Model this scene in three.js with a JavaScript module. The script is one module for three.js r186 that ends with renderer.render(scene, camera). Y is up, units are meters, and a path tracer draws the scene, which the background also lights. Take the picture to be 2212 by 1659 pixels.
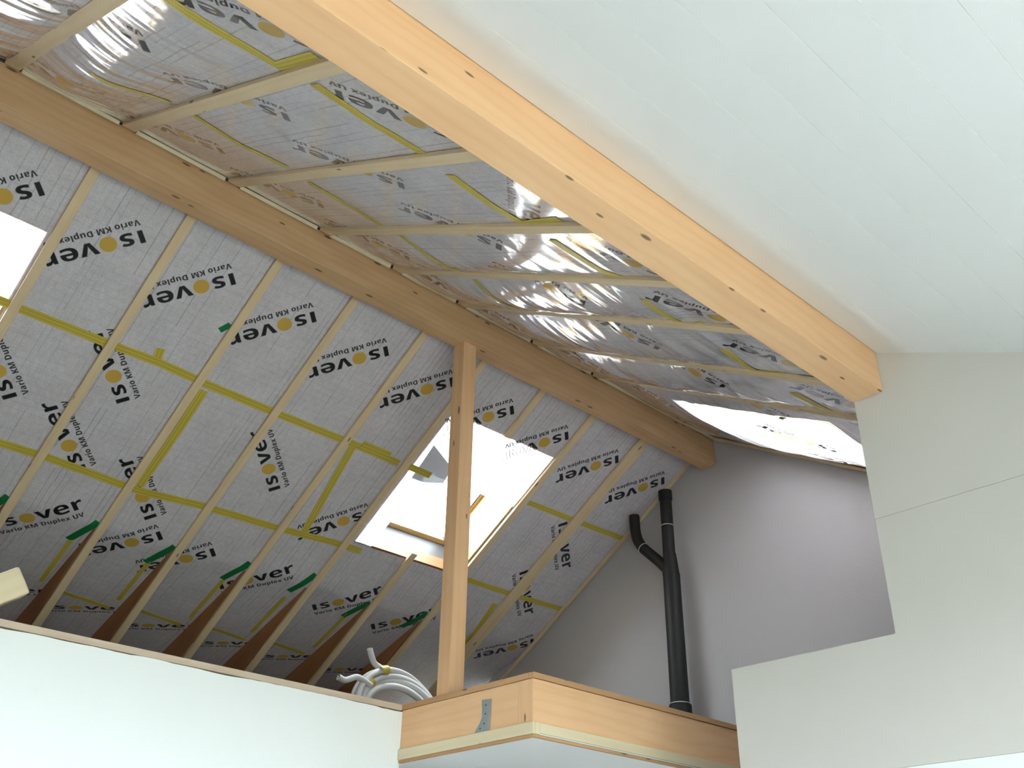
import * as THREE from 'three';
import { RoundedBoxGeometry } from 'three/addons/geometries/RoundedBoxGeometry.js';
import { ImprovedNoise } from 'three/addons/math/ImprovedNoise.js';
import { mergeGeometries } from 'three/addons/utils/BufferGeometryUtils.js';

// ---------------------------------------------------------------- camera, sky, exposure
// Drawing units: the camera stands at the origin, x runs along the ridge, y is up, -z leads to the far eave.
// K turns drawing units into metres, EYE is the height of the camera above the floor.
const K = 1.2, EYE = 1.55;
const P = (x, y, z) => new THREE.Vector3(x * K, y * K + EYE, z * K);
const scene = new THREE.Scene();
scene.background = new THREE.Color(0.85, 0.95, 1.0);        // bright overcast sky
scene.backgroundIntensity = 7.0;
const camera = new THREE.PerspectiveCamera(41.34, 2212 / 1659, 0.05, 200);
{
  const yaw = THREE.MathUtils.degToRad(42.97), pitch = THREE.MathUtils.degToRad(30.26), roll = THREE.MathUtils.degToRad(0.925);
  const f = new THREE.Vector3(Math.cos(pitch) * Math.sin(yaw), Math.sin(pitch), -Math.cos(pitch) * Math.cos(yaw));
  const r0 = new THREE.Vector3(Math.cos(yaw), 0, Math.sin(yaw)), u0 = r0.clone().cross(f);
  const r = r0.clone().multiplyScalar(Math.cos(roll)).addScaledVector(u0, Math.sin(roll));
  const u = u0.clone().multiplyScalar(Math.cos(roll)).addScaledVector(r0, -Math.sin(roll));
  camera.quaternion.setFromRotationMatrix(new THREE.Matrix4().makeBasis(r, u, f.clone().negate()));
  camera.position.copy(P(0, 0, 0));
}
const renderer = new THREE.WebGLRenderer({ antialias: true });
renderer.toneMapping = THREE.LinearToneMapping;
renderer.toneMappingExposure = 2.9;
renderer.shadowMap.enabled = true;

// ---------------------------------------------------------------- helpers
let seed = 7;
const rnd = () => { seed = (seed * 1664525 + 1013904223) >>> 0; return seed / 4294967296; };
const rr = (a, b) => a + (b - a) * rnd();
const perlin = new ImprovedNoise();
const nz = (x, y, z = 0) => perlin.noise(x, y, z);
const used = new Map();
function numbered(name) {
  const n = used.get(name) ?? 0; used.set(name, n + 1);
  return n ? name + '_' + String(n).padStart(3, '0') : name;
}
function tag(o, label, category, group, kind) {
  if (label) o.userData.label = label;
  if (category) o.userData.category = category;
  if (group) o.userData.group = group;
  if (kind) o.userData.kind = kind;
  return o;
}
function shadows(o) { o.traverse((c) => { if (c.isMesh) { c.castShadow = true; c.receiveShadow = true; } }); return o; }
// top-level mesh whose origin lies at the middle of its base
function put(name, geo, mat) {
  geo.computeBoundingBox();
  const b = geo.boundingBox, c = new THREE.Vector3((b.min.x + b.max.x) / 2, b.min.y, (b.min.z + b.max.z) / 2);
  geo.translate(-c.x, -c.y, -c.z);
  const m = new THREE.Mesh(geo, mat); m.name = numbered(name); m.position.copy(c); scene.add(m);
  return shadows(m);
}
// group whose parts are given in world coordinates
function group(name, base) {
  const g = new THREE.Group(); g.name = numbered(name); g.position.copy(base); scene.add(g);
  return g;
}
function part(parent, name, geo, mat, label) {
  parent.updateWorldMatrix(true, false);
  const w = new THREE.Vector3().setFromMatrixPosition(parent.matrixWorld);
  geo.translate(-w.x, -w.y, -w.z);
  const m = new THREE.Mesh(geo, mat); m.name = name; parent.add(m);
  if (label) m.userData.label = label;
  return shadows(m);
}
let uvShift = 0;
// oriented, slightly rounded bar; lx ly lz are world lengths along ax, ay, az; uv in metres with u along the length
function orientedBox(center, ax, ay, az, lx, ly, lz, r = 0.003) {
  r = Math.min(r, lx * 0.3, ly * 0.3, lz * 0.3);
  const g = new RoundedBoxGeometry(lx, ly, lz, 1, r);
  const p = g.attributes.position, n = g.attributes.normal, uv = g.attributes.uv;
  const L = [lx, ly, lz], long = L.indexOf(Math.max(...L));
  uvShift += 0.731;
  for (let i = 0; i < p.count; i++) {
    const v = [p.getX(i), p.getY(i), p.getZ(i)], m = [Math.abs(n.getX(i)), Math.abs(n.getY(i)), Math.abs(n.getZ(i))];
    const d = m.indexOf(Math.max(...m)), rest = [0, 1, 2].filter((k) => k !== d);
    let a = rest[0], b = rest[1];
    if (b === long) [a, b] = [b, a];
    uv.setXY(i, v[a] + uvShift, v[b] + d * 0.37 + uvShift * 0.53);
  }
  const basis = new THREE.Matrix4().makeBasis(ax, ay, az);
  if (basis.determinant() < 0) basis.makeBasis(ax, ay, az.clone().negate());
  g.applyMatrix4(basis.setPosition(center));
  return g;
}
const X = new THREE.Vector3(1, 0, 0), Y = new THREE.Vector3(0, 1, 0), Z = new THREE.Vector3(0, 0, 1);
function box(x0, x1, y0, y1, z0, z1, r) {
  return orientedBox(P((x0 + x1) / 2, (y0 + y1) / 2, (z0 + z1) / 2), X, Y, Z, (x1 - x0) * K, (y1 - y0) * K, (z1 - z0) * K, r);
}
// polygon in the (z, y) plane extruded along x
function slabX(x0, x1, zy, holes = []) {
  const s = new THREE.Shape(zy.map(([z, y]) => new THREE.Vector2(z * K, y * K + EYE)));
  for (const h of holes) s.holes.push(new THREE.Path(h.map(([z, y]) => new THREE.Vector2(z * K, y * K + EYE))));
  const g = new THREE.ExtrudeGeometry(s, { depth: (x1 - x0) * K, bevelEnabled: false });
  // (a, b, c) -> (x = c, y = b, z = a) keeps handedness through a mirrored winding, so flip the faces
  const p = g.attributes.position;
  for (let i = 0; i < p.count; i++) { const a = p.getX(i), b = p.getY(i), c = p.getZ(i); p.setXYZ(i, c + x0 * K, b, a); }
  for (let i = 0; i < p.count; i += 3) {
    for (const at of Object.values(g.attributes)) for (let c = 0; c < at.itemSize; c++) {
      const k1 = (i + 1) * at.itemSize + c, k2 = (i + 2) * at.itemSize + c, t = at.array[k1]; at.array[k1] = at.array[k2]; at.array[k2] = t;
    }
  }
  g.computeVertexNormals();
  return g;
}
// ---------------------------------------------------------------- textures
function canvasTexture(w, h, draw, srgb = true) {
  const c = document.createElement('canvas'); c.width = w; c.height = h;
  draw(c.getContext('2d'), w, h);
  const t = new THREE.CanvasTexture(c);
  t.wrapS = t.wrapT = THREE.RepeatWrapping; t.magFilter = THREE.LinearFilter;
  if (srgb) t.colorSpace = THREE.SRGBColorSpace;
  return t;
}
function woodTexture(base, dark, contrast, knots, s0) {
  const W = 1024, H = 512;                                   // 2.4 m along the grain, 0.6 m across
  const data = new Uint8Array(W * H * 4);
  const ks = [];
  for (let i = 0; i < knots; i++) ks.push([((i + 0.5 + (nz(i * 3.1, s0) * 0.8)) / knots) * W, (0.5 + 0.48 * nz(i * 7.7, s0 + 3.3) * 1.6) * H, 4.5 + 5 * Math.abs(nz(i * 1.3, s0 + 9))]);
  for (let y = 0; y < H; y++) for (let x = 0; x < W; x++) {
    let yy = y / H * 26;
    const px = x / W * 6;
    yy += nz(px * 0.5, y / H * 4, s0) * 2.2 + nz(px * 1.7, y / H * 9, s0 + 5) * 0.35;
    let k = 0;
    for (const [kx, ky, kr] of ks) {
      const dx = (x - kx) / (kr * 1.7), dy = (y - ky) / kr, d = Math.sqrt(dx * dx + dy * dy);
      if (d < 6) { yy += Math.sign(dy || 1) * 1.1 * Math.exp(-d * 0.6); }
      if (d < 1.4) k = Math.max(k, THREE.MathUtils.smoothstep(1.4 - d, 0, 0.7));
    }
    const ring = 0.5 + 0.5 * Math.sin(yy * 2.2);
    let m = Math.pow(ring, 2.4) * 0.28 + (nz(px * 1.2, y / H * 6, s0 + 11) * 0.6 + 0.5) * 0.7 + nz(x / W * 40, y / H * 160, s0 + 2) * 0.16;
    m = THREE.MathUtils.clamp(m * contrast, 0, 1);
    const i = (y * W + x) * 4;
    for (let c = 0; c < 3; c++) data[i + c] = THREE.MathUtils.lerp(THREE.MathUtils.lerp(base[c], dark[c], m), dark[c] * 0.52, k * 0.8);
    data[i + 3] = 255;
  }
  const t = new THREE.DataTexture(data, W, H, THREE.RGBAFormat);
  t.wrapS = THREE.MirroredRepeatWrapping; t.wrapT = THREE.MirroredRepeatWrapping; t.magFilter = THREE.LinearFilter; t.colorSpace = THREE.SRGBColorSpace;
  t.repeat.set(1 / 2.4, 1 / 0.6); t.needsUpdate = true;
  return t;
}
function noiseTexture(W, scale, lo, hi, s0, srgb = false, tint = [1, 1, 1]) {
  const data = new Uint8Array(W * W * 4);
  for (let y = 0; y < W; y++) for (let x = 0; x < W; x++) {
    const a = x / W * scale, b = y / W * scale;
    const v = 0.5 + 0.5 * nz(a, b, s0) * 0.9 + 0.25 * nz(a * 4, b * 4, s0 + 4) + 0.18 * nz(a * 13, b * 13, s0 + 8);
    const q = lo + (hi - lo) * THREE.MathUtils.clamp(v, 0, 1), i = (y * W + x) * 4;
    for (let c = 0; c < 3; c++) data[i + c] = q * tint[c];
    data[i + 3] = 255;
  }
  const t = new THREE.DataTexture(data, W, W, THREE.RGBAFormat);
  t.wrapS = t.wrapT = THREE.MirroredRepeatWrapping; t.magFilter = THREE.LinearFilter; if (srgb) t.colorSpace = THREE.SRGBColorSpace;
  t.needsUpdate = true;
  return t;
}
const std = (o) => new THREE.MeshStandardMaterial({ roughness: 0.8, ...o });
const phys = (o) => new THREE.MeshPhysicalMaterial({ roughness: 0.8, ...o });
const M = {};
M.beam = std({ map: woodTexture([244, 201, 155], [227, 174, 126], 0.7, 9, 1.5), roughness: 0.62 });
M.ridge = std({ map: woodTexture([228, 190, 146], [204, 160, 114], 0.75, 8, 21.5), roughness: 0.7 });
M.batten = std({ map: woodTexture([236, 213, 176], [216, 188, 146], 0.7, 5, 42.2), roughness: 0.75 });
M.rafter = std({ map: woodTexture([176, 126, 82], [142, 94, 56], 0.7, 4, 61.2), roughness: 0.8 });
M.trim = std({ map: woodTexture([232, 218, 184], [216, 196, 156], 0.6, 3, 80.2), roughness: 0.6 });
M.dusty = std({ map: woodTexture([214, 198, 178], [190, 168, 144], 1.1, 14, 171.2), roughness: 0.85 });
M.board = std({ map: woodTexture([206, 164, 120], [180, 136, 94], 0.9, 12, 93.2), roughness: 0.8 });
const plasterBump = noiseTexture(512, 14, 60, 200, 3.3);
const plaster = (hex, rough = 0.9) => std({ color: hex, roughness: rough, bumpMap: (() => { const t = plasterBump.clone(); t.repeat.set(0.8, 0.8); return t; })(), bumpScale: 0.0015 });
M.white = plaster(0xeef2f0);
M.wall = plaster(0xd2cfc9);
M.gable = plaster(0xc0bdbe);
M.panel = std({ color: 0xf0f1f1, roughness: 0.75 });
M.slab = std({ color: 0x827e78, roughness: 0.95 });
M.loft = std({ map: woodTexture([64, 54, 44], [50, 42, 34], 0.9, 12, 143.2), roughness: 0.85 });
M.floor = std({ color: 0x62615f, roughness: 0.7 });
M.pipe = std({ color: 0x111213, roughness: 0.55 });
M.ring = std({ color: 0xc8cacb, roughness: 0.4 });
M.conduit = std({ color: 0xd9dad8, roughness: 0.5 });
M.zinc = std({ color: 0x9fa8a8, roughness: 0.45, metalness: 0.6 });
M.dimmedWood = std({ map: woodTexture([142, 98, 60], [118, 78, 46], 0.6, 3, 130.2), roughness: 0.6 });  // lining wood, its colour darkened to offset the strong sky light
M.cream = std({ map: woodTexture([192, 162, 112], [176, 144, 96], 0.6, 3, 120.2), roughness: 0.5 });  // cream lowered too, against the same sky light on the linings
M.gasket = std({ color: 0x4a4d52, roughness: 0.6 });
M.glass = phys({ color: 0xffffff, transmission: 1, thickness: 0, roughness: 0.02, ior: 1.5 });
M.greyFlash = std({ color: 0x47484c, roughness: 0.5 });  // grey darkened so the sky does not wash out the sill
const tapeTex = (a, b) => canvasTexture(256, 64, (c, w, h) => {
  c.fillStyle = a; c.fillRect(0, 0, w, h); c.strokeStyle = b; c.lineWidth = 3;
  for (let i = -2; i < 34; i++) { c.beginPath(); c.moveTo(i * 8, 12 + (i % 2) * 3); c.lineTo(i * 8 + 10, 26); c.moveTo(i * 8 + 3, 38); c.lineTo(i * 8 + 12, 50 + (i % 3) * 3); c.stroke(); }
});
M.tape = std({ map: tapeTex('#d4c052', '#ab9638'), roughness: 0.42 });
M.green = std({ map: tapeTex('#127a44', '#0d6338'), roughness: 0.45 });

// ---------------------------------------------------------------- the two roof slopes
const AL = 0.62, BL = 6.165, cL = 1 / Math.hypot(1, AL), ZL = -4.13;      // far slope: y = AL z + BL
const AR = -0.565, CR = 3.64, ZR = -4.063, cR = 1 / Math.hypot(1, AR);    // near slope: y = CR + AR (z - ZR)
const nL = new THREE.Vector3(0, -cL, AL * cL), dL = new THREE.Vector3(0, -AL * cL, -cL);      // into the room, down the slope
const nR = new THREE.Vector3(0, -cR, AR * cR), dR = new THREE.Vector3(0, AR * cR, cR);
const baseL = (x, t, off = 0) => { const z = ZL - t * cL; return P(x, AL * z + BL, z).addScaledVector(nL, off * K); };
const baseR = (x, t, off = 0) => { const z = ZR + t * cR; return P(x, CR + AR * (z - ZR), z).addScaledVector(nR, off * K); };
const LB = [0.575, 1.11, 1.64, 2.19, 2.715, 3.25, 3.745, 4.29, 4.80, 5.36, 5.865];           // battens of the far slope
const RB = [0.0, 0.57, 1.136, 1.72, 2.297, 2.81, 3.318, 3.963, 4.547, 5.86];                 // battens of the near slope
const between = (list, x) => { let i = 0; while (i < list.length - 2 && x > list[i + 1]) i++; return THREE.MathUtils.clamp((x - list[i]) / (list[i + 1] - list[i]), 0, 1); };
const recess = (t) => 0.225 * Math.max(0, t - 2.3);
function offL(x, t) {
  const s = Math.sin(Math.PI * between(LB, x));
  return -recess(t) + s * (0.004 * nz(x * 2.3, t * 2.1, 1.2) + 0.0016 * nz(x * 9, t * 5, 4.4) + (t > 1.1 && t < 1.93 ? 0.002 * nz(x * 5, t * 14, 8.8) : 0));
}
function offR(x, t) {
  const s = Math.sin(Math.PI * between(RB, x)) ** 0.65, g = THREE.MathUtils.smoothstep(x, 2.1, 3.2), e = 1 - THREE.MathUtils.smoothstep(x, 0.7, 1.15);
  const k = Math.max(g, e), mid = Math.sin(Math.PI * THREE.MathUtils.clamp(t / 2.25, 0, 1) ** 0.7);
  return s * ((0.004 + 0.066 * g + 0.066 * e) * mid + k * (0.013 * nz(x * 1.3 + t * 0.8, t * 6.5, 2.2) + 0.004 * nz(x * 2.6 + t * 2, t * 17, 5.1) + 0.0016 * nz(x * 6 + t * 5, t * 40, 7.7)) + 0.002 * nz(x * 3, t * 4, 3.3));
}
const surfL = (x, t, o = 0) => baseL(x, t, offL(x, t) + o), surfR = (x, t, o = 0) => baseR(x, t, offR(x, t) + o);
// windows as [x0, x1, t0, t1] on their slope
const WIN1 = [0.1, 1.075, 0.62, 1.84], WIN2 = [3.8, 4.775, 0.62, 1.84], WIN3 = [4.74, 5.74, 0.62, 1.84];
const inWin = (w, x, t) => x > w[0] && x < w[1] && t > w[2] && t < w[3];

// printed film: one drawing for each slope
const PX = 372, TX0 = 0.45;
function logo(c, x, y, angle, thin, squash = 1) {
  c.save(); c.translate(x, y); c.rotate(angle * Math.PI / 180); c.scale(1, squash);
  const u = PX;
  c.fillStyle = '#1b1d20'; c.strokeStyle = '#1b1d20'; c.lineWidth = 1.6;
  const xh = 0.074 * u;
  const word = (s, px, font, stretch = 1) => {
    c.save(); c.translate(px, 0); c.scale(stretch, 1); c.font = font; c.textAlign = 'center'; c.textBaseline = 'alphabetic';
    if (thin) c.strokeText(s, 0, 0); else c.fillText(s, 0, 0); c.restore();
  };
  c.save(); c.translate(0, xh / 2);
  if (thin) c.strokeRect(-0.176 * u - 5, -xh, 9, xh); else c.fillRect(-0.176 * u - 5, -xh, 10, xh);
  const big = 'bold ' + (0.132 * u) + 'px sans-serif';
  word('s', -0.102 * u, big, 1.28); word('v', 0.096 * u, big, 1.38); word('e', 0.197 * u, big, 1.4); word('r', 0.287 * u, big, 1.35);
  c.translate(0, 0.062 * u);
  word('Vario KM Duplex UV', 0.055 * u, (thin ? '' : 'bold ') + (0.046 * u) + 'px sans-serif', (0.5 * u) / (0.046 * u * 9.6));
  c.restore();
  c.restore();
  c.save(); c.translate(x, y); c.rotate(angle * Math.PI / 180); c.scale(1, squash);
  if (!thin) { c.beginPath(); c.arc(0.004 * u, -0.003 * u, 0.052 * u, 0, 7); c.fill(); }
  c.fillStyle = '#d2ab4e'; c.beginPath(); c.arc(-0.004 * u, 0.004 * u, 0.044 * u, 0, 7); c.fill();
  c.restore();
}
function film(c, W, H, right) {
  c.fillStyle = '#d5d0d5'; c.fillRect(0, 0, W, H);
  const g = c.getImageData(0, 0, W, H), d = g.data;
  for (let y = 0; y < H; y++) for (let x = 0; x < W; x++) {
    const v = nz(x / 60, y / 60, right ? 3 : 9) * 8 + nz(x / 9, y / 16, 5) * 9 + nz(x / 2.7, y / 3.6, 2) * 16, i = (y * W + x) * 4;
    d[i] += v; d[i + 1] += v; d[i + 2] += v;
  }
  c.putImageData(g, 0, 0);
  c.strokeStyle = 'rgba(60,62,76,0.32)'; c.lineWidth = 1.6;                        // reinforcing threads in the fleece
  for (let x = 4; x < W; x += 13) for (let y = -rr(0, 200); y < H;) { const l = rr(60, 420), d = rr(-2, 2); c.globalAlpha = rr(0, 1) ** 2 * 1.6; if (c.globalAlpha > 1) c.globalAlpha = 1; c.beginPath(); c.moveTo(x + d, y); c.lineTo(x - d, y + l); c.stroke(); y += l; }
  c.strokeStyle = 'rgba(70,72,84,0.10)';
  for (let y = 0; y < H; y += 17) { c.globalAlpha = rr(0.2, 1); c.beginPath(); c.moveTo(0, y); c.lineTo(W, y); c.stroke(); }
  c.globalAlpha = 1;
}
const HL = 4.1, HR = 2.6, TW = 5.5;
const leftLogos = [];
for (let i = 0; i < 11; i++) leftLogos.push([0.811 + i * 0.5425, 0.555, 135]);
leftLogos.push([1.746, 1.277, 225], [1.745, 1.81, 225], [2.911, 1.513, 225], [2.3, 2.0, 225], [1.2, 1.5, 225]);
leftLogos.push([1.78, 2.40, -45], [2.426, 2.369, 135], [2.813, 2.38, 135], [3.30, 2.42, -45], [4.041, 2.382, -45], [4.60, 2.42, -45], [3.628, 1.71, 135], [5.768, 2.358, 135]);
leftLogos.push([5.406, 1.23, 45], [5.419, 1.75, 45]);
for (const [x, t] of [[2.44, 3.13], [2.97, 3.14], [3.56, 3.145], [4.07, 3.14], [4.6, 3.14], [1.9, 3.14]]) leftLogos.push([x, t, -20, 0.5]);
function drawLeft(c, W, H) {
  film(c, W, H, false);
  for (const [x, t, a, q] of leftLogos) {
    const px = (x - TX0) * PX, py = t * PX;
    c.save(); c.beginPath(); c.rect(0, 0, W, H);
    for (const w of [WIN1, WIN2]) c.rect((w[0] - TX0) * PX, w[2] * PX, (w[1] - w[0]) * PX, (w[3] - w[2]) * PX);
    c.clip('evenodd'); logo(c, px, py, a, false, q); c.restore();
    for (const w of [WIN1, WIN2]) { c.save(); c.beginPath(); c.rect((w[0] - TX0) * PX, w[2] * PX, (w[1] - w[0]) * PX, (w[3] - w[2]) * PX); c.clip(); logo(c, px, py, a, true); c.restore(); }  // over the windows only outlines are drawn: glare painted into the print
  }
}
const rightLogos = [];
for (let i = 0; i < 10; i++) rightLogos.push([0.743 + i * 0.571, 0.40, 142]);
for (let i = 0; i < 10; i++) rightLogos.push([0.62 + i * 0.571, 1.40, 142]);
for (let i = 0; i < 10; i++) rightLogos.push([0.36 + i * 0.571, 2.22, i === 3 ? 50 : 142]);
function drawRight(c, W, H) {
  film(c, W, H, true);
  for (const [x, t, a] of rightLogos) logo(c, (x - TX0) * PX, H - t * PX, a, false);
}
const sheetTexture = (h, draw) => { const t = canvasTexture(2046, Math.round(h * PX), draw); t.wrapS = THREE.MirroredRepeatWrapping; return t; };
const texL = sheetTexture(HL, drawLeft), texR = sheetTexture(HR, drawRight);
M.filmL = phys({ map: texL, roughness: 0.42, side: THREE.DoubleSide, ior: 1.5 });
M.filmR = phys({ map: texR, roughness: 0.13, clearcoat: 1, clearcoatRoughness: 0.07, ior: 1.6, side: THREE.DoubleSide });
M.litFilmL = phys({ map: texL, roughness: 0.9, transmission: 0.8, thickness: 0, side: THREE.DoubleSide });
M.litFilmR = phys({ map: texR, roughness: 0.9, transmission: 0.5, thickness: 0, side: THREE.DoubleSide });

M.patch = phys({ color: 0xb5b6ba, roughness: 0.4, transmission: 0.05, thickness: 0, side: THREE.DoubleSide });
const steps = (a, b, n, extra = []) => { const s = new Set(extra.filter((e) => e > a && e < b)); for (let i = 0; i <= n; i++) s.add(a + (b - a) * i / n); return [...s].sort((p, q) => p - q).filter((v, i, l) => !i || v - l[i - 1] > 1e-5); };
function sheet(xs, ts, surf, skip, right) {
  const pos = [], uv = [], idx = [], nx = xs.length;
  for (const t of ts) for (const x of xs) {
    const p = surf(x, t); pos.push(p.x, p.y, p.z);
    uv.push((x - TX0) / TW, right ? t / HR : 1 - t / HL);
  }
  for (let j = 0; j < ts.length - 1; j++) for (let i = 0; i < nx - 1; i++) {
    if (skip((xs[i] + xs[i + 1]) / 2, (ts[j] + ts[j + 1]) / 2)) continue;
    const a = j * nx + i, b = a + 1, c = a + nx, d = c + 1;
    if (right) idx.push(a, b, c, b, d, c); else idx.push(a, c, b, b, c, d);
  }
  const g = new THREE.BufferGeometry();
  g.setAttribute('position', new THREE.Float32BufferAttribute(pos, 3)); g.setAttribute('uv', new THREE.Float32BufferAttribute(uv, 2)); g.setIndex(idx);
  g.computeVertexNormals();
  return g;
}
// ribbon of tape following a slope through points [x, t]
function ribbon(pts, width, surf, lift = 0.0025) {
  const line = [];
  for (let i = 0; i < pts.length - 1; i++) {
    const [x0, t0] = pts[i], [x1, t1] = pts[i + 1], n = Math.max(2, Math.ceil(Math.hypot(x1 - x0, t1 - t0) / 0.025));
    for (let k = i ? 1 : 0; k <= n; k++) line.push([x0 + (x1 - x0) * k / n, t0 + (t1 - t0) * k / n]);
  }
  const pos = [], uv = [], idx = []; let run = 0;
  line.forEach(([x, t], i) => {
    const a = line[Math.max(0, i - 1)], b = line[Math.min(line.length - 1, i + 1)];
    let dx = b[0] - a[0], dt = b[1] - a[1]; const l = Math.hypot(dx, dt) || 1; dx /= l; dt /= l;
    if (i) run += Math.hypot(x - line[i - 1][0], t - line[i - 1][1]);
    for (const [s, h] of [[-0.5, 0], [0.5, 0], [0.5, 1], [-0.5, 1]]) {
      const w = width * (1 + 0.08 * nz(run * 9, s * 4, width * 50));
      const p = surf(x - dt * s * w, t + dx * s * w, lift * h + 0.0006); pos.push(p.x, p.y, p.z); uv.push(run * 6, s + 0.5);
    }
  });
  const n = line.length;
  for (let i = 0; i < n - 1; i++) for (let k = 0; k < 4; k++) { const a = i * 4 + k, b = i * 4 + (k + 1) % 4, c = a + 4, d = b + 4; idx.push(a, b, c, b, d, c); }
  const e = (n - 1) * 4; idx.push(0, 2, 1, 0, 3, 2, e, e + 1, e + 2, e, e + 2, e + 3);
  const g = new THREE.BufferGeometry();
  g.setAttribute('position', new THREE.Float32BufferAttribute(pos, 3)); g.setAttribute('uv', new THREE.Float32BufferAttribute(uv, 2)); g.setIndex(idx);
  const flat = g.toNonIndexed(); flat.computeVertexNormals();
  return flat;
}
function batten(name, base, dir, nrm, x, t0, t1, w, h, off, mat) {
  const c = base(x, (t0 + t1) / 2, off + h / 2);
  return put(name, orientedBox(c, X, nrm, dir, w * K, h * K, (t1 - t0) * K, 0.003), mat);
}

// ---------------------------------------------------------------- the shell of the house
const XL = -1.7, XG = 5.93, XW = 3.961, YF = -EYE / K, ZB = 1.0, ZE = -7.95;
const struct = (name, geo, mat) => tag(put(name, geo, mat), null, null, null, 'structure');
struct('ground', box(-40, 40, YF - 0.5, YF - 0.3, -40, 40, 0.001), std({ color: 0x8b8a80, roughness: 1 }));
struct('floor', box(XL - 0.2, XG + 0.2, YF - 0.25, YF, ZE - 0.2, ZB + 0.2, 0.001), M.floor);
// far gable wall and the gable wall behind the viewer's left
const ridgeY = 3.75;
const gablePoly = [[ZE, YF], [ZE, AL * ZE + BL + 0.12], [-4.13, ridgeY], [-1.80, CR + AR * (-1.80 - ZR) + 0.12], [-1.5, 2.50], [ZB + 0.15, 1.4], [ZB + 0.15, YF]];
struct('wall_gable', slabX(XG, XG + 0.2, gablePoly, [[[-5.7, YF + 0.1], [-4.3, YF + 0.1], [-4.3, 0.6], [-5.7, 0.6]]]), M.gable);   // with an added unseen opening that brightens the underside of the upper floor
struct('wall_left', slabX(XL - 0.2, XL, gablePoly), M.slab);
// back wall with unseen tall windows, sized and placed for the light from behind
{
  const s = new THREE.Shape([[XL - 0.2, YF], [XG + 0.2, YF], [XG + 0.2, 1.5], [XL - 0.2, 1.5]].map(([x, y]) => new THREE.Vector2(x * K, y * K + EYE)));
  for (const [a, b] of [[-1.5, -0.1], [0.02, 1.42], [1.54, 2.94]]) s.holes.push(new THREE.Path([[a, YF + 0.08], [b, YF + 0.08], [b, 1.1], [a, 1.1]].map(([x, y]) => new THREE.Vector2(x * K, y * K + EYE))));
  const g = new THREE.ExtrudeGeometry(s, { depth: 0.25 * K, bevelEnabled: false }); g.translate(0, 0, ZB * K);
  struct('wall_back', g, M.white);
}
// roof slabs outside the film, with the window openings cut through
function roofSlab(name, xs, t0, t1, base, wins, lo, hi) {
  const q = (x, t) => new THREE.Vector2(x * K, t * K), s = new THREE.Shape([q(xs[0], t0), q(xs[1], t0), q(xs[1], t1), q(xs[0], t1)]);
  for (const w of wins) s.holes.push(new THREE.Path([q(w[0], w[2]), q(w[1], w[2]), q(w[1], w[3]), q(w[0], w[3])]));
  const g = new THREE.ExtrudeGeometry(s, { depth: (hi - lo) * K, bevelEnabled: false }), p = g.attributes.position;
  for (let i = 0; i < p.count; i++) { const v = base(p.getX(i) / K, p.getY(i) / K, -lo - p.getZ(i) / K); p.setXYZ(i, v.x, v.y, v.z); }
  const idx = []; for (let i = 0; i < p.count; i += 3) idx.push(i, i + 1, i + 2);
  g.computeVertexNormals();
  return struct(name, g, M.slab);
}
roofSlab('roof_left', [XL - 0.2, XG + 0.2], -0.12, 2.3, baseL, [WIN1, WIN2], 0.03, 0.4);
roofSlab('roof_right', [XL - 0.2, XG + 0.2], -0.06, 2.5, baseR, [WIN3], 0.03, 0.12);
roofSlab('roof_right', [XL - 0.2, XG + 0.2], -0.06, 2.15, baseR, [WIN3], 0.121, 0.4);
// below the windows the far roof lies farther out, behind the bared rafters
roofSlab('roof_left', [XL - 0.2, XG + 0.2], 2.28, 4.75, (x, t, o) => baseL(x, t, o - recess(t)), [], 0.03, 0.24);
struct('wall_eave', box(XL - 0.2, XG + 0.2, YF, 1.6, ZE - 0.2, ZE + 0.1, 0.001), M.slab);

// sloped ceiling of white panels below the near beam
const CZ = -1.774, CY = 2.532, CS = -0.439, cC = 1 / Math.hypot(1, CS), nC = new THREE.Vector3(0, -cC, CS * cC), dC = new THREE.Vector3(0, CS * cC, cC);
{
  const len = (ZB + 0.2 - CZ) / cC, wid = 0.205, n = Math.ceil(len / wid);
  const at = (x, s, o) => P(x, CY + CS * s * cC, CZ + s * cC).addScaledVector(nC, o * K);
  const xm = (XL + XW + 0.1) / 2, xl = XW + 0.1 - XL;
  const g = group('ceiling', at(xm, len / 2, -0.03)); tag(g, null, null, null, 'structure');
  part(g, 'backing', orientedBox(at((XL + XG) / 2, len / 2 - 0.15, -0.135), X, nC, dC, (XG - XL + 0.4) * K, 0.2 * K, (len + 0.3) * K, 0.001), M.panel);
  for (let i = 0; i < n; i++) part(g, 'panel', orientedBox(at(xm, (i + 0.5) * wid, -0.015 + rr(-0.0003, 0.0003)), X, nC, dC, xl * K, 0.03 * K, wid * K - 0.0012, 0.0012), M.panel);
}
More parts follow.
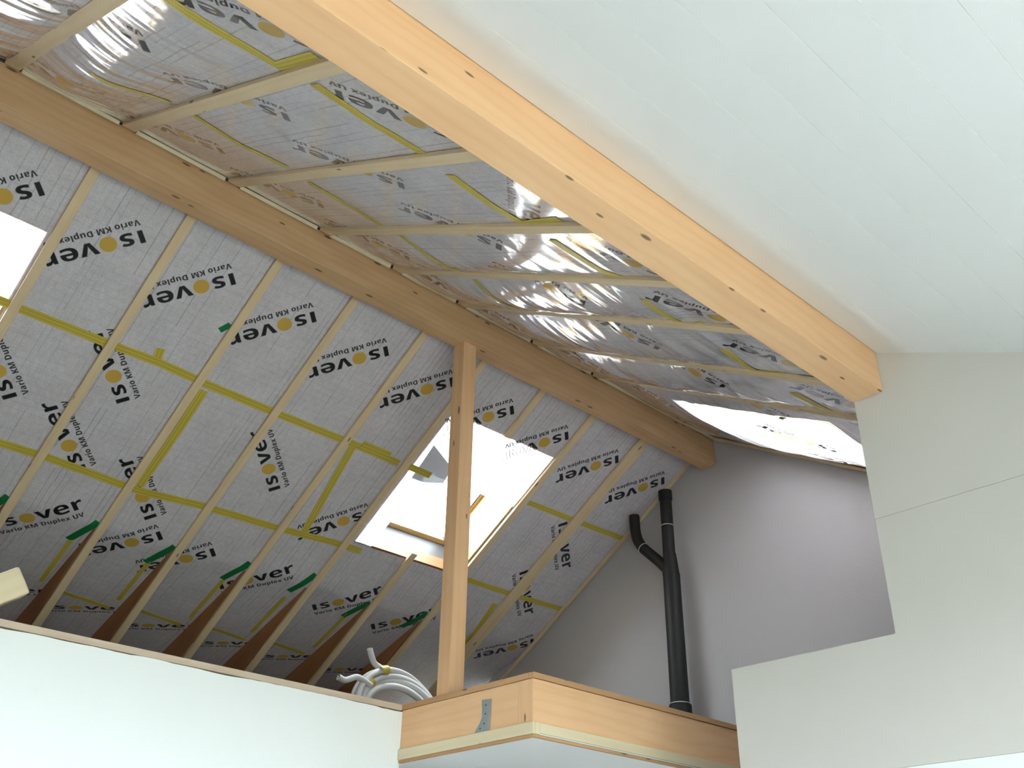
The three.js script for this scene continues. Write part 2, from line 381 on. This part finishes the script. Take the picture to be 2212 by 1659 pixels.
// stepped white wall on the right
{
  const g = group('wall_right', P(XW + 0.06, YF, -0.3)); tag(g, null, null, null, 'structure');
  const zs = -1.922, zl = -2.74, ys = 1.745;
  const ceilY = (z) => CY + CS * (z - CZ) + 0.02;
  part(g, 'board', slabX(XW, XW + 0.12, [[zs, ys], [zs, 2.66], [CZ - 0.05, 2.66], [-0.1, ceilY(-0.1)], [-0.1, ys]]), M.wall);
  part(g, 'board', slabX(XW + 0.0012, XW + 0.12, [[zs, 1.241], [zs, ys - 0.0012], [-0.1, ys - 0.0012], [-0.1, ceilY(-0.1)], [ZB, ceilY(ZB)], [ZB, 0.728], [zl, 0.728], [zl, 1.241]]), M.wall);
  part(g, 'board', slabX(XW - 0.004, XW + 0.12, [[zl, YF], [zl, 0.726], [ZB, 0.726], [ZB, YF]]), M.white);
}
// low white wall below the edge of the upper floor, with a ragged plaster edge
{
  const top = [], n = 150;
  for (let i = 0; i <= n; i++) {
    const x = 3.372 - (3.372 - XL) * i / n;
    top.push([x, 1.214 - 0.011 * Math.max(0, nz(x * 4, 2.2) + 0.25) - 0.006 * Math.max(0, nz(x * 23, 7.1))]);
  }
  const s = new THREE.Shape([[XL, YF], [3.372, YF], ...top].map(([x, y]) => new THREE.Vector2(x * K, y * K + EYE)));
  const g = new THREE.ExtrudeGeometry(s, { depth: 0.1 * K, bevelEnabled: false }); g.translate(0, 0, -4.53 * K);
  struct('wall_low', g, M.white);
}
// upper floor: boards behind the low wall and in the corner, with the ceiling below
struct('floor', mergeGeometries([box(XL, 3.40, 1.1, 1.2425, ZE, -4.54, 0.002), box(3.41, XG, 1.1, 1.2425, ZE, -3.55, 0.002)]), M.loft);
{
  const g = group('ceiling', P(4.6, 0.95, -5)); tag(g, null, null, null, 'structure');
  for (let i = 0; i < 6; i++) part(g, 'panel', box(3.385, XG, 0.951, 1.0, -3.452 - (i + 1) * 0.72, -3.453 - i * 0.72, 0.0015), M.panel);
}

// ---------------------------------------------------------------- roof windows
function roofWindow(name, w, base, dir, nrm, right) {
  const [x0, x1, t0, t1] = w, g = group(name, base((x0 + x1) / 2, t1, -0.1)); tag(g, null, null, null, 'structure');
  const bar = (n, xa, xb, ta, tb, d0, d1, mat) => part(g, n, orientedBox(base((xa + xb) / 2, (ta + tb) / 2, -(d0 + d1) / 2), X, nrm, dir, (xb - xa) * K, (d1 - d0) * K, (tb - ta) * K, 0.003), mat);
  bar('lining', x1 - 0.014, x1 + 0.004, t0, t1, 0.004, 0.33, M.cream);
  bar('lining', x0 - 0.004, x0 + 0.014, t0, t1, 0.004, 0.33, M.cream);
  bar('lining', x0 + 0.014, x1 - 0.014, t0 - 0.004, t0 + 0.014, 0.004, 0.33, M.cream);
  bar('lining', x0 + 0.014, x1 - 0.014, t1 - 0.016, t1 + 0.004, 0.0, 0.13, M.dimmedWood);
  bar('flashing', x0 + 0.014, x1 - 0.014, t1 - 0.012, t1 + 0.003, 0.131, 0.33, M.greyFlash);
  for (const [a, b, c, d] of [[x0, x0 + 0.04, t0, t1], [x1 - 0.04, x1, t0, t1], [x0 + 0.04, x1 - 0.04, t0, t0 + 0.04], [x0 + 0.04, x1 - 0.04, t1 - 0.05, t1]]) bar('sash', a, b, c, d, 0.331, 0.39, M.cream);
  for (const [a, b, c, d] of [[x0 + 0.04, x0 + 0.048, t0 + 0.04, t1 - 0.05], [x1 - 0.048, x1 - 0.04, t0 + 0.04, t1 - 0.05]]) bar('gasket', a, b, c, d, 0.335, 0.385, M.gasket);
  bar('pane', x0 + 0.041, x1 - 0.041, t0 + 0.041, t1 - 0.051, 0.352, 0.358, M.glass);
  return g;
}
roofWindow('window_1', WIN1, baseL, dL, nL);
roofWindow('window_2', WIN2, baseL, dL, nL);
roofWindow('window_3', WIN3, baseR, dR, nR, true);

// ---------------------------------------------------------------- film on the slopes
{
  const xs = steps(XL + 0.002, XG - 0.003, 190, [WIN1[0], WIN1[1], WIN2[0], WIN2[1], WIN2[0] + 0.15, ...LB]);
  const skip = (x, t) => inWin(WIN1, x, t) || inWin(WIN2, x, t);
  tag(put('vapour_film', sheet(xs, steps(0.075, 1.12, 44, [0.62]), (x, t) => surfL(x, t, 0.001), skip), M.filmL), 'upper sheet of printed film on the far slope, above the long yellow tape', 'film sheet');
  const a = scene.children.at(-1);                           // the same film, lit from behind where it spans the windows
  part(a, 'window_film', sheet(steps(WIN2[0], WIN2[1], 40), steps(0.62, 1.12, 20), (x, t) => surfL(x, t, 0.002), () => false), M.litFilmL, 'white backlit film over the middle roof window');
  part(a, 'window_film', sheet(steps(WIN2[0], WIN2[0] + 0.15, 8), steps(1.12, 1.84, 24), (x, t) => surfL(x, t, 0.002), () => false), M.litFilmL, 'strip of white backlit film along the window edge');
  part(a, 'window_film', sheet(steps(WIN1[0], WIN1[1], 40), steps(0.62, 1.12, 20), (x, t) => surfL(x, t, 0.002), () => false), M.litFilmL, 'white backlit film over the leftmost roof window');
  part(a, 'film_patch', sheet(steps(3.84, 4.09, 10), steps(0, 1, 8), (x, k) => surfL(x + k * 0.02, THREE.MathUtils.lerp(0.9 + (x - 3.84) * 0.45, 1.15 + Math.min(0.05, (4.09 - x) * 0.35), k), 0.0045), () => false), M.patch, 'grey double patch of film');
  tag(put('vapour_film', sheet(xs, steps(1.10, 1.94, 40, [1.84]), surfL, skip), M.filmL), 'middle sheet of printed film on the far slope, framed by yellow tape', 'film sheet');
  tag(put('vapour_film', sheet(xs, steps(1.92, 4.7, 96), (x, t) => surfL(x, t, 0.001), () => false), M.filmL), 'lowest sheet of printed film on the far slope, dark between the bared rafters', 'film sheet');
}
{
  const xs = steps(XL + 0.002, XG - 0.003, 420, [WIN3[0], WIN3[1], ...RB]);
  const skip = (x, t) => inWin(WIN3, x, t);
  const up = tag(put('vapour_film', sheet(xs, steps(0.0, 0.82, 70, [0.62]), (x, t) => surfR(x, t, 0.001), skip, true), M.filmR), 'narrow sheet of glossy film along the ridge on the near slope', 'film sheet');
  const mid = tag(put('vapour_film', sheet(xs, steps(0.80, 1.99, 100, [1.84]), surfR, skip, true), M.filmR), 'glossy wrinkled middle sheet of film on the near slope with bright reflections', 'film sheet');
  part(mid, 'window_film', sheet(steps(WIN3[0], WIN3[1], 50), steps(0.62, 1.84, 60, [1.22, 1.58]), (x, t) => surfR(x, t, 0.002), (x, t) => x > 5.04 && x < 5.2 && t > 1.22 + (x - 5.04) * 0.6 && t < 1.58, true), M.litFilmR, 'white backlit film over the window beside the stepped wall');
  tag(put('vapour_film', sheet(xs, steps(1.97, 2.447, 44), (x, t) => surfR(x, t, 0.001), () => false, true), M.filmR), 'lower sheet of film on the near slope, tucked behind the bright beam', 'film sheet');
}

// ---------------------------------------------------------------- timber
tag(put('ridge_beam', box(XL, XG - 0.004, 3.406, 3.63, -4.192, -4.066, 0.004), M.ridge), 'brown ridge beam running below the top of the roof', 'beam');
tag(put('roof_beam', box(XL, XW - 0.002, 2.325, 2.60, -1.925, -1.776, 0.004), M.beam), 'bright knotty timber beam between grey film and white ceiling', 'beam');
{
  const g = group('timber_post', P(3.453, 1.246, -4.142)); tag(g, 'upright timber post standing on the floor edge under the ridge beam', 'post');
  part(g, 'shaft', box(3.403, 3.503, 1.2475, 3.405, -4.192, -4.092, 0.004), M.beam);
}
const ord = ['first', 'second', 'third', 'fourth', 'fifth', 'sixth', 'seventh', 'eighth', 'ninth', 'tenth', 'eleventh'];
const HB = 0.02;
LB.forEach((x, i) => {
  if (i === 0 || i === 10) return;
  const w = i === 9 ? 0.1 : 0.052, lift = 0.006;
  const grp = 'battens on the far slope';
  if (i === 7) {
    tag(batten('roof_batten', baseL, dL, nL, x, 0.06, 0.625, w, HB, lift, M.batten), 'short pale batten between ridge beam and top of the middle roof window', 'batten', grp);
    tag(batten('roof_batten', baseL, dL, nL, x, 1.76, 4.4, w, HB, lift, M.batten), 'pale batten with a cut end over the lower edge of the middle window', 'batten', grp);
  } else {
    const where = i === 9 ? 'wide pale batten on the far slope nearest the black pipe' : i === 8 ? 'pale batten along the right edge of the middle roof window' : i === 6 ? 'pale batten along the left edge of the middle roof window' : 'pale narrow batten on the far slope, ' + ord[i - 1] + ' counted from the left';
    tag(batten('roof_batten', baseL, dL, nL, x, 0.06, 4.4, w, HB, lift, M.batten), where, 'batten', grp);
  }
});
tag(batten('wall_batten', baseL, dL, nL, 5.905, 0.1, 4.4, 0.03, 0.016, 0.004, M.batten), 'thin wooden strip where far slope meets the gable wall', 'strip');
RB.forEach((x, i) => {
  if (i === 0 || i === 9) return;
  tag(batten('roof_batten', baseR, dR, nR, x, 0.05, 2.45, 0.068, 0.02, 0.002, M.batten), 'pale batten on the near slope beside the ceiling, ' + ord[i - 1] + ' counted from the left', 'batten', 'battens on the near slope');
});
for (let i = 0; i < RB.length - 1; i++) {
  const a = RB[i] + 0.045, b = (i === 8 ? 5.9 : RB[i + 1] - 0.045);
  if (i === 0) continue;
  tag(put('ridge_strip', orientedBox(baseR((a + b) / 2, 0.03, 0.014), X, nR, dR, (b - a) * K, 0.02 * K, 0.022 * K, 0.002), M.trim), 'thin pale strip along the top of the ridge beam, ' + ord[i - 1] + ' from the left', 'strip', 'strips between battens at the ridge');
}
tag(put('wall_batten', orientedBox(baseR(5.905, 1.2, 0.014), X, nR, dR, 0.03 * K, 0.02 * K, 2.3 * K, 0.002), M.batten), 'thin wooden strip where near slope meets the gable wall', 'strip');
function rafterWedge(x) {                                    // the part of a rafter that stands out below the film
  const s = new THREE.Shape([[2.33, 0], [4.3, 0], [4.3, -recess(4.3) + 0.004], [2.33, -0.003]].map(([t, o]) => new THREE.Vector2(t, o)));
  const g = new THREE.ExtrudeGeometry(s, { depth: 0.062, bevelEnabled: false }), p = g.attributes.position, uv = g.attributes.uv;
  for (let i = 0; i < p.count; i++) {
    const t = p.getX(i), o = p.getY(i), d = p.getZ(i), v = baseL(x - 0.031 + d, t, o - 0.002);
    uv.setXY(i, t * K + x * 3.3, (o + d) * K + x * 1.7); p.setXYZ(i, v.x, v.y, v.z);
  }
  for (let i = 0; i < p.count; i += 3) for (const at of [p, uv]) for (let c = 0; c < at.itemSize; c++) {
    const a = (i + 1) * at.itemSize + c, b = (i + 2) * at.itemSize + c, q = at.array[a]; at.array[a] = at.array[b]; at.array[b] = q;
  }
  g.computeVertexNormals();
  return g;
}
LB.forEach((x, i) => {
  if (i < 2 || i > 8) return;
  const nm = ord[i - 2] + ' counted from the left';
  tag(put('rafter', rafterWedge(x), M.rafter), 'brown rafter bared below a batten at the far eave, ' + nm, 'rafter', 'bared rafters of the far slope');
});

// ---------------------------------------------------------------- tapes
const W = 0.052;
const yellow = (pts, label, surf, w = W) => tag(put('yellow_tape', ribbon(pts, w, surf), M.tape), label, 'tape', 'yellow tapes on the film');
const SL = (x, t, h) => surfL(x, t, h + 0.002), SR = (x, t, h) => surfR(x, t, h + 0.002);
yellow([[0.5, 1.09], [1.62, 1.093], [1.92, 1.085], [2.2, 1.103], [2.67, 1.114], [3.29, 1.118], [3.7, 1.128]], 'long yellow tape across the far slope left of the middle window', SL);
yellow([[3.78, 1.122], [3.98, 1.128]], 'short yellow tape end over the white film of the middle window', SL);
yellow([[3.37, 1.095], [3.6, 1.10]], 'short double piece of yellow tape at a corner of the long upper tape', (x, t, h) => SL(x, t, h + 0.004), 0.06);
yellow([[1.3, 1.935], [1.66, 1.93], [2.265, 1.962], [2.655, 1.929], [3.232, 1.917], [3.664, 1.89], [3.9, 1.892]], 'lower yellow tape across the far slope ending below the middle window', SL);
yellow([[2.252, 1.15], [2.255, 1.55], [2.248, 1.93]], 'yellow tape down the slope beside the third visible batten', SL);
yellow([[3.326, 1.14], [3.371, 1.5], [3.418, 1.88]], 'yellow tape down the slope left of the middle window', SL);
yellow([[4.86, 1.04], [5.5, 1.035], [5.9, 1.027]], 'upper yellow tape between middle window and gable wall', SL, 0.045);
yellow([[4.86, 1.846], [5.37, 1.85], [5.89, 1.838]], 'lower yellow tape between post and gable wall', SL, 0.045);
yellow([[5.27, 1.98], [5.34, 2.6]], 'yellow tape down the slope along the wide batten by the gable', SL, 0.045);
yellow([[1.895, 1.0], [1.91, 1.08]], 'short stub of yellow tape above the long tape near the left', SL, 0.05);
[2.19, 2.715, 3.25, 3.745, 4.29].forEach((x, i) => yellow([[x - 0.1, 2.48], [x - 0.075, 2.95]], 'dim yellow tape along a bared rafter at the far eave, ' + ord[i] + ' from the left', SL, 0.03));
[2.45, 2.98, 3.5, 4.02].forEach((x, i) => yellow([[x - 0.19, 3.0], [x + 0.18, 3.05]], 'dim crosswise yellow tape between two bared rafters, ' + ord[i] + ' bay from the left', SL, 0.03));
const U = [[[0.45, 2.0], [0.9, 1.98], [1.075, 1.972], [1.085, 2.25]], [[1.2, 2.012], [1.455, 1.985], [1.695, 2.005]], [[1.85, 1.96], [2.1, 1.917], [2.27, 1.925], [2.245, 2.2]], [[2.42, 1.95], [2.72, 1.965], [2.80, 2.03]], [[3.0, 1.97], [3.34, 1.925], [3.29, 2.1]], [[3.6, 1.97], [3.92, 1.915], [3.94, 2.1]], [[4.2, 1.97], [4.5, 1.98]]];
U.forEach((p, i) => yellow(p, 'yellow tape on the near slope close to the bright beam, ' + ord[i] + ' from the left', SR, 0.05));
[[[0.75, 0.83], [1.08, 0.835]], [[1.18, 0.838], [1.436, 0.8], [1.66, 0.855]], [[1.8, 0.8], [2.05, 0.79], [2.25, 0.76]], [[2.34, 0.79], [2.76, 0.79]], [[2.86, 0.8], [3.27, 0.79]]].forEach((p, i) => yellow(p, 'faint yellow tape on the near slope close to the ridge, ' + ord[i] + ' from the left', SR, 0.03));
const greenTape = (pts, label, w = 0.05) => tag(put('green_tape', ribbon(pts, w, SL), M.green), label, 'tape', 'green tapes at the rafters');
[1.64, 2.19, 2.715, 3.25, 3.745, 4.29, 4.80].forEach((x, i) => {
  const s = [0, 0, 0.02, -0.02, -0.08, 0.03, -0.03][i];
  greenTape([[x - 0.03, 2.27 + s], [x - 0.075, 2.38 + s], [x - 0.115, 2.49 + s]], 'green tape sealing the film at a bared rafter, ' + ord[i] + ' from the left', 0.05);
});
greenTape([[2.16, 0.69], [2.125, 0.75]], 'small green tape patch high on the far slope beside a batten', 0.035);

// ---------------------------------------------------------------- edge of the upper floor
const XC = 3.373, ZF = -3.443;
tag(put('edge_beam', box(XC, XC + 0.1, 1.017, 1.2175, -4.436, ZF - 0.1005, 0.004), M.beam), 'timber edge beam of the upper floor carrying the metal strap', 'beam');
tag(put('edge_beam', box(XC, XG, 1.017, 1.2175, ZF - 0.1, ZF, 0.004), M.beam), 'timber edge beam of the upper floor in front of the black pipe', 'beam');
tag(put('edge_board', box(XC - 0.004, XC + 0.03, 1.219, 1.2465, -4.434, ZF - 0.028, 0.002), M.board), 'floor board edge lying on the beam with the metal strap', 'board');
tag(put('edge_board', box(XC - 0.004, XG, 1.219, 1.2465, ZF - 0.027, ZF + 0.005, 0.002), M.board), 'floor board edge lying on the beam in front of the pipe', 'board');
tag(put('edge_board', box(XL, XC - 0.006, 1.2145, 1.2455, -4.53, -4.428, 0.003), M.dusty), 'rough board edge along the top of the low white wall', 'board');
{
  const a = group('edge_trim', P(XC, 0.95, -3.94)); tag(a, 'pale trim board under the edge beam with the metal strap', 'trim');
  part(a, 'fascia', box(XC - 0.016, XC - 0.001, 0.963, 1.0165, -4.428, ZF + 0.016, 0.003), M.trim);
  part(a, 'lip', box(XC - 0.008, XC + 0.012, 0.95, 0.9625, -4.428, ZF + 0.008, 0.001), M.board);
  const b = group('edge_trim', P(4.4, 0.95, ZF)); tag(b, 'pale trim board under the edge beam in front of the pipe', 'trim');
  part(b, 'fascia', box(XC + 0.03, XG, 0.969, 1.0165, ZF + 0.001, ZF + 0.016, 0.003), M.trim);
  part(b, 'bead', box(XC + 0.03, XG, 0.963, 0.9685, ZF + 0.001, ZF + 0.013, 0.002), M.white);
  part(b, 'end_block', box(XC, XC + 0.0295, 0.963, 1.0165, ZF + 0.001, ZF + 0.017, 0.002), M.trim);
  part(b, 'lip', box(XC + 0.012, XG, 0.95, 0.9625, ZF - 0.01, ZF + 0.008, 0.001), M.board);
}
{
  const s = new THREE.Shape([[-3.793, 1.169], [-3.729, 1.165], [-3.741, 1.0185], [-3.842, 1.0185], [-3.80, 1.066], [-3.787, 1.09]].map(([z, y]) => new THREE.Vector2(-z * K, y * K + EYE)));
  const g = new THREE.ExtrudeGeometry(s, { depth: 0.003, bevelEnabled: true, bevelSize: 0.0006, bevelThickness: 0.0006, bevelSegments: 1 });
  g.rotateY(Math.PI / 2); g.translate((XC - 0.0035) * K - 0.003, 0, 0);
  const m = group('metal_strap', P(XC - 0.003, 1.018, -3.785)); tag(m, 'grey galvanised metal strap nailed to the edge beam', 'bracket');
  part(m, 'plate', g, M.zinc);
  for (const [z, y] of [[-3.762, 1.14], [-3.764, 1.10], [-3.772, 1.055], [-3.80, 1.035]]) { const c = new THREE.CylinderGeometry(0.0045, 0.0045, 0.004, 10); c.rotateZ(Math.PI / 2); const q = P(XC - 0.007, y, z); c.translate(q.x, q.y, q.z); part(m, 'nail', c, M.gasket); }
}

// ---------------------------------------------------------------- black waste pipe
{
  const g = group('drain_pipe', P(5.8, 1.2475, -4.455)); tag(g, 'black waste pipe with a side branch standing before the gable wall', 'pipe');
  const px = 5.80, tube = (pts, r) => new THREE.TubeGeometry(new THREE.CatmullRomCurve3(pts.map(([y, z]) => P(px, y, z)), false, 'catmullrom', 0.35), 40, r * K, 24, false);
  const cap = (y, z, r) => { const c = new THREE.CylinderGeometry(r * K, r * K, 0.004, 24); const q = P(px, y, z); c.translate(q.x, q.y, q.z); return c; };
  part(g, 'lower_pipe', mergeGeometries([new THREE.CylinderGeometry(0.063 * K, 0.068 * K, (2.60 - 1.2475) * K, 32).toNonIndexed()]).translate(px * K, ((2.60 + 1.2475) / 2) * K + EYE, -4.46 * K), M.pipe);
  part(g, 'reducer', new THREE.CylinderGeometry(0.047 * K, 0.063 * K, 0.16 * K, 32).translate(px * K, 2.68 * K + EYE, -4.463 * K), M.pipe);
  part(g, 'upper_pipe', mergeGeometries([new THREE.CylinderGeometry(0.046 * K, 0.046 * K, 0.52 * K, 32, 1, true).toNonIndexed().translate(px * K, 3.01 * K + EYE, -4.468 * K), cap(3.268, -4.468, 0.045).toNonIndexed()]), M.pipe);
  part(g, 'socket', new THREE.CylinderGeometry(0.053 * K, 0.053 * K, 0.07 * K, 32).translate(px * K, 3.236 * K + EYE, -4.468 * K), M.pipe);
  part(g, 'branch', mergeGeometries([tube([[2.62, -4.47], [2.72, -4.56], [2.80, -4.64], [2.875, -4.715], [2.95, -4.762], [3.03, -4.782], [3.16, -4.787]], 0.041).toNonIndexed(), cap(3.16, -4.787, 0.041).toNonIndexed()]), M.pipe);
  const ring = (y, z, r, tilt) => { const t = new THREE.TorusGeometry(r * K, 0.0035 * K, 8, 40); t.rotateX(Math.PI / 2); if (tilt) t.rotateX(tilt); const q = P(px, y, z); t.translate(q.x, q.y, q.z); return t; };
  part(g, 'ring', ring(2.985, -4.468, 0.0475), M.ring, 'pale sealing ring');
  part(g, 'ring', ring(1.66, -4.46, 0.069), M.ring, 'pale sealing ring');
  part(g, 'ring', ring(2.872, -4.712, 0.0425, -0.75), M.ring, 'pale sealing ring');
  part(g, 'collar', new THREE.CylinderGeometry(0.078 * K, 0.078 * K, 0.09 * K, 32).translate(px * K, 1.605 * K + EYE, -4.46 * K), M.pipe);
}

// ---------------------------------------------------------------- coil of white conduit
{
  const c0 = [4.10, 1.46, -5.45], g = group('conduit_coil', P(c0[0], 1.2475, c0[2])); tag(g, 'coil of white plastic conduit bound with yellow tape on the upper floor', 'coil');
  const loop = (cx, cy, cz, r, tilt, lean, from = 0, to = Math.PI * 2) => {
    const pts = [];
    for (let i = 0; i <= 48; i++) {
      const a = from + (to - from) * i / 48, x = Math.cos(a) * r, y = Math.sin(a) * r * 0.9;
      pts.push(P(cx + x * 1.13 * Math.cos(tilt), Math.max(cy + y, 1.268), cz + x * Math.sin(tilt) - y * lean));
    }
    return new THREE.TubeGeometry(new THREE.CatmullRomCurve3(pts), 96, 0.022 * K, 10, false);
  };
  const list = [[0.01, 0, 0, 0.32], [0.02, 0.0, -0.045, 0.322], [0.045, -0.005, -0.02, 0.318], [0.03, -0.02, 0.02, 0.30], [0.065, -0.02, -0.05, 0.315], [-0.005, -0.05, 0.045, 0.255], [0.02, -0.03, 0.03, 0.285]];
  list.forEach(([dx, dy, dz, r], i) => part(g, 'loop', loop(c0[0] + dx, c0[1] + dy, c0[2] + dz, r, -0.15 + i * 0.03, 0.12 + 0.02 * i), M.conduit));
  const end = (pts) => new THREE.TubeGeometry(new THREE.CatmullRomCurve3(pts.map((p) => P(...p))), 24, 0.02 * K, 10, false);
  part(g, 'loose_end', end([[3.98, 1.735, -5.47], [3.90, 1.76, -5.46], [3.865, 1.80, -5.45], [3.84, 1.838, -5.44]]), M.conduit);
  part(g, 'loose_end', end([[3.86, 1.60, -5.42], [3.74, 1.63, -5.41], [3.65, 1.595, -5.41], [3.60, 1.605, -5.41]]), M.conduit);
  const wrap = (a, r, w) => {
    const t = new THREE.TorusGeometry(r * K, 0.034 * K, 10, 16, w); t.rotateZ(a);
    const q = P(c0[0], c0[1], c0[2]); t.scale(1.13, 0.9, 1); t.translate(q.x, q.y, q.z); return t;
  };
  part(g, 'binding', wrap(1.85, 0.315, 0.16), M.tape, 'yellow tape binding');
  part(g, 'binding', wrap(2.33, 0.275, 0.2), M.tape, 'yellow tape binding');
}

// ---------------------------------------------------------------- loose plank end at the left
{
  const a = P(1.355, 1.45, -4.55), b = P(1.16, 1.31, -4.56), d = b.clone().sub(a), len = d.length(); d.normalize();
  const side = new THREE.Vector3(0, 0, 1).addScaledVector(d, -d.z).normalize(), up = side.clone().cross(d).negate();
  const m = new THREE.Matrix4().makeBasis(d, up, side); if (m.determinant() < 0) up.negate();
  tag(put('loose_plank', orientedBox(a.clone().addScaledVector(d, len / 2), d, up, side, len, 0.125 * K, 0.11 * K, 0.014), M.trim), 'pale planed timber end leaning over the low white wall at the left', 'plank');
}

renderer.render(scene, camera);
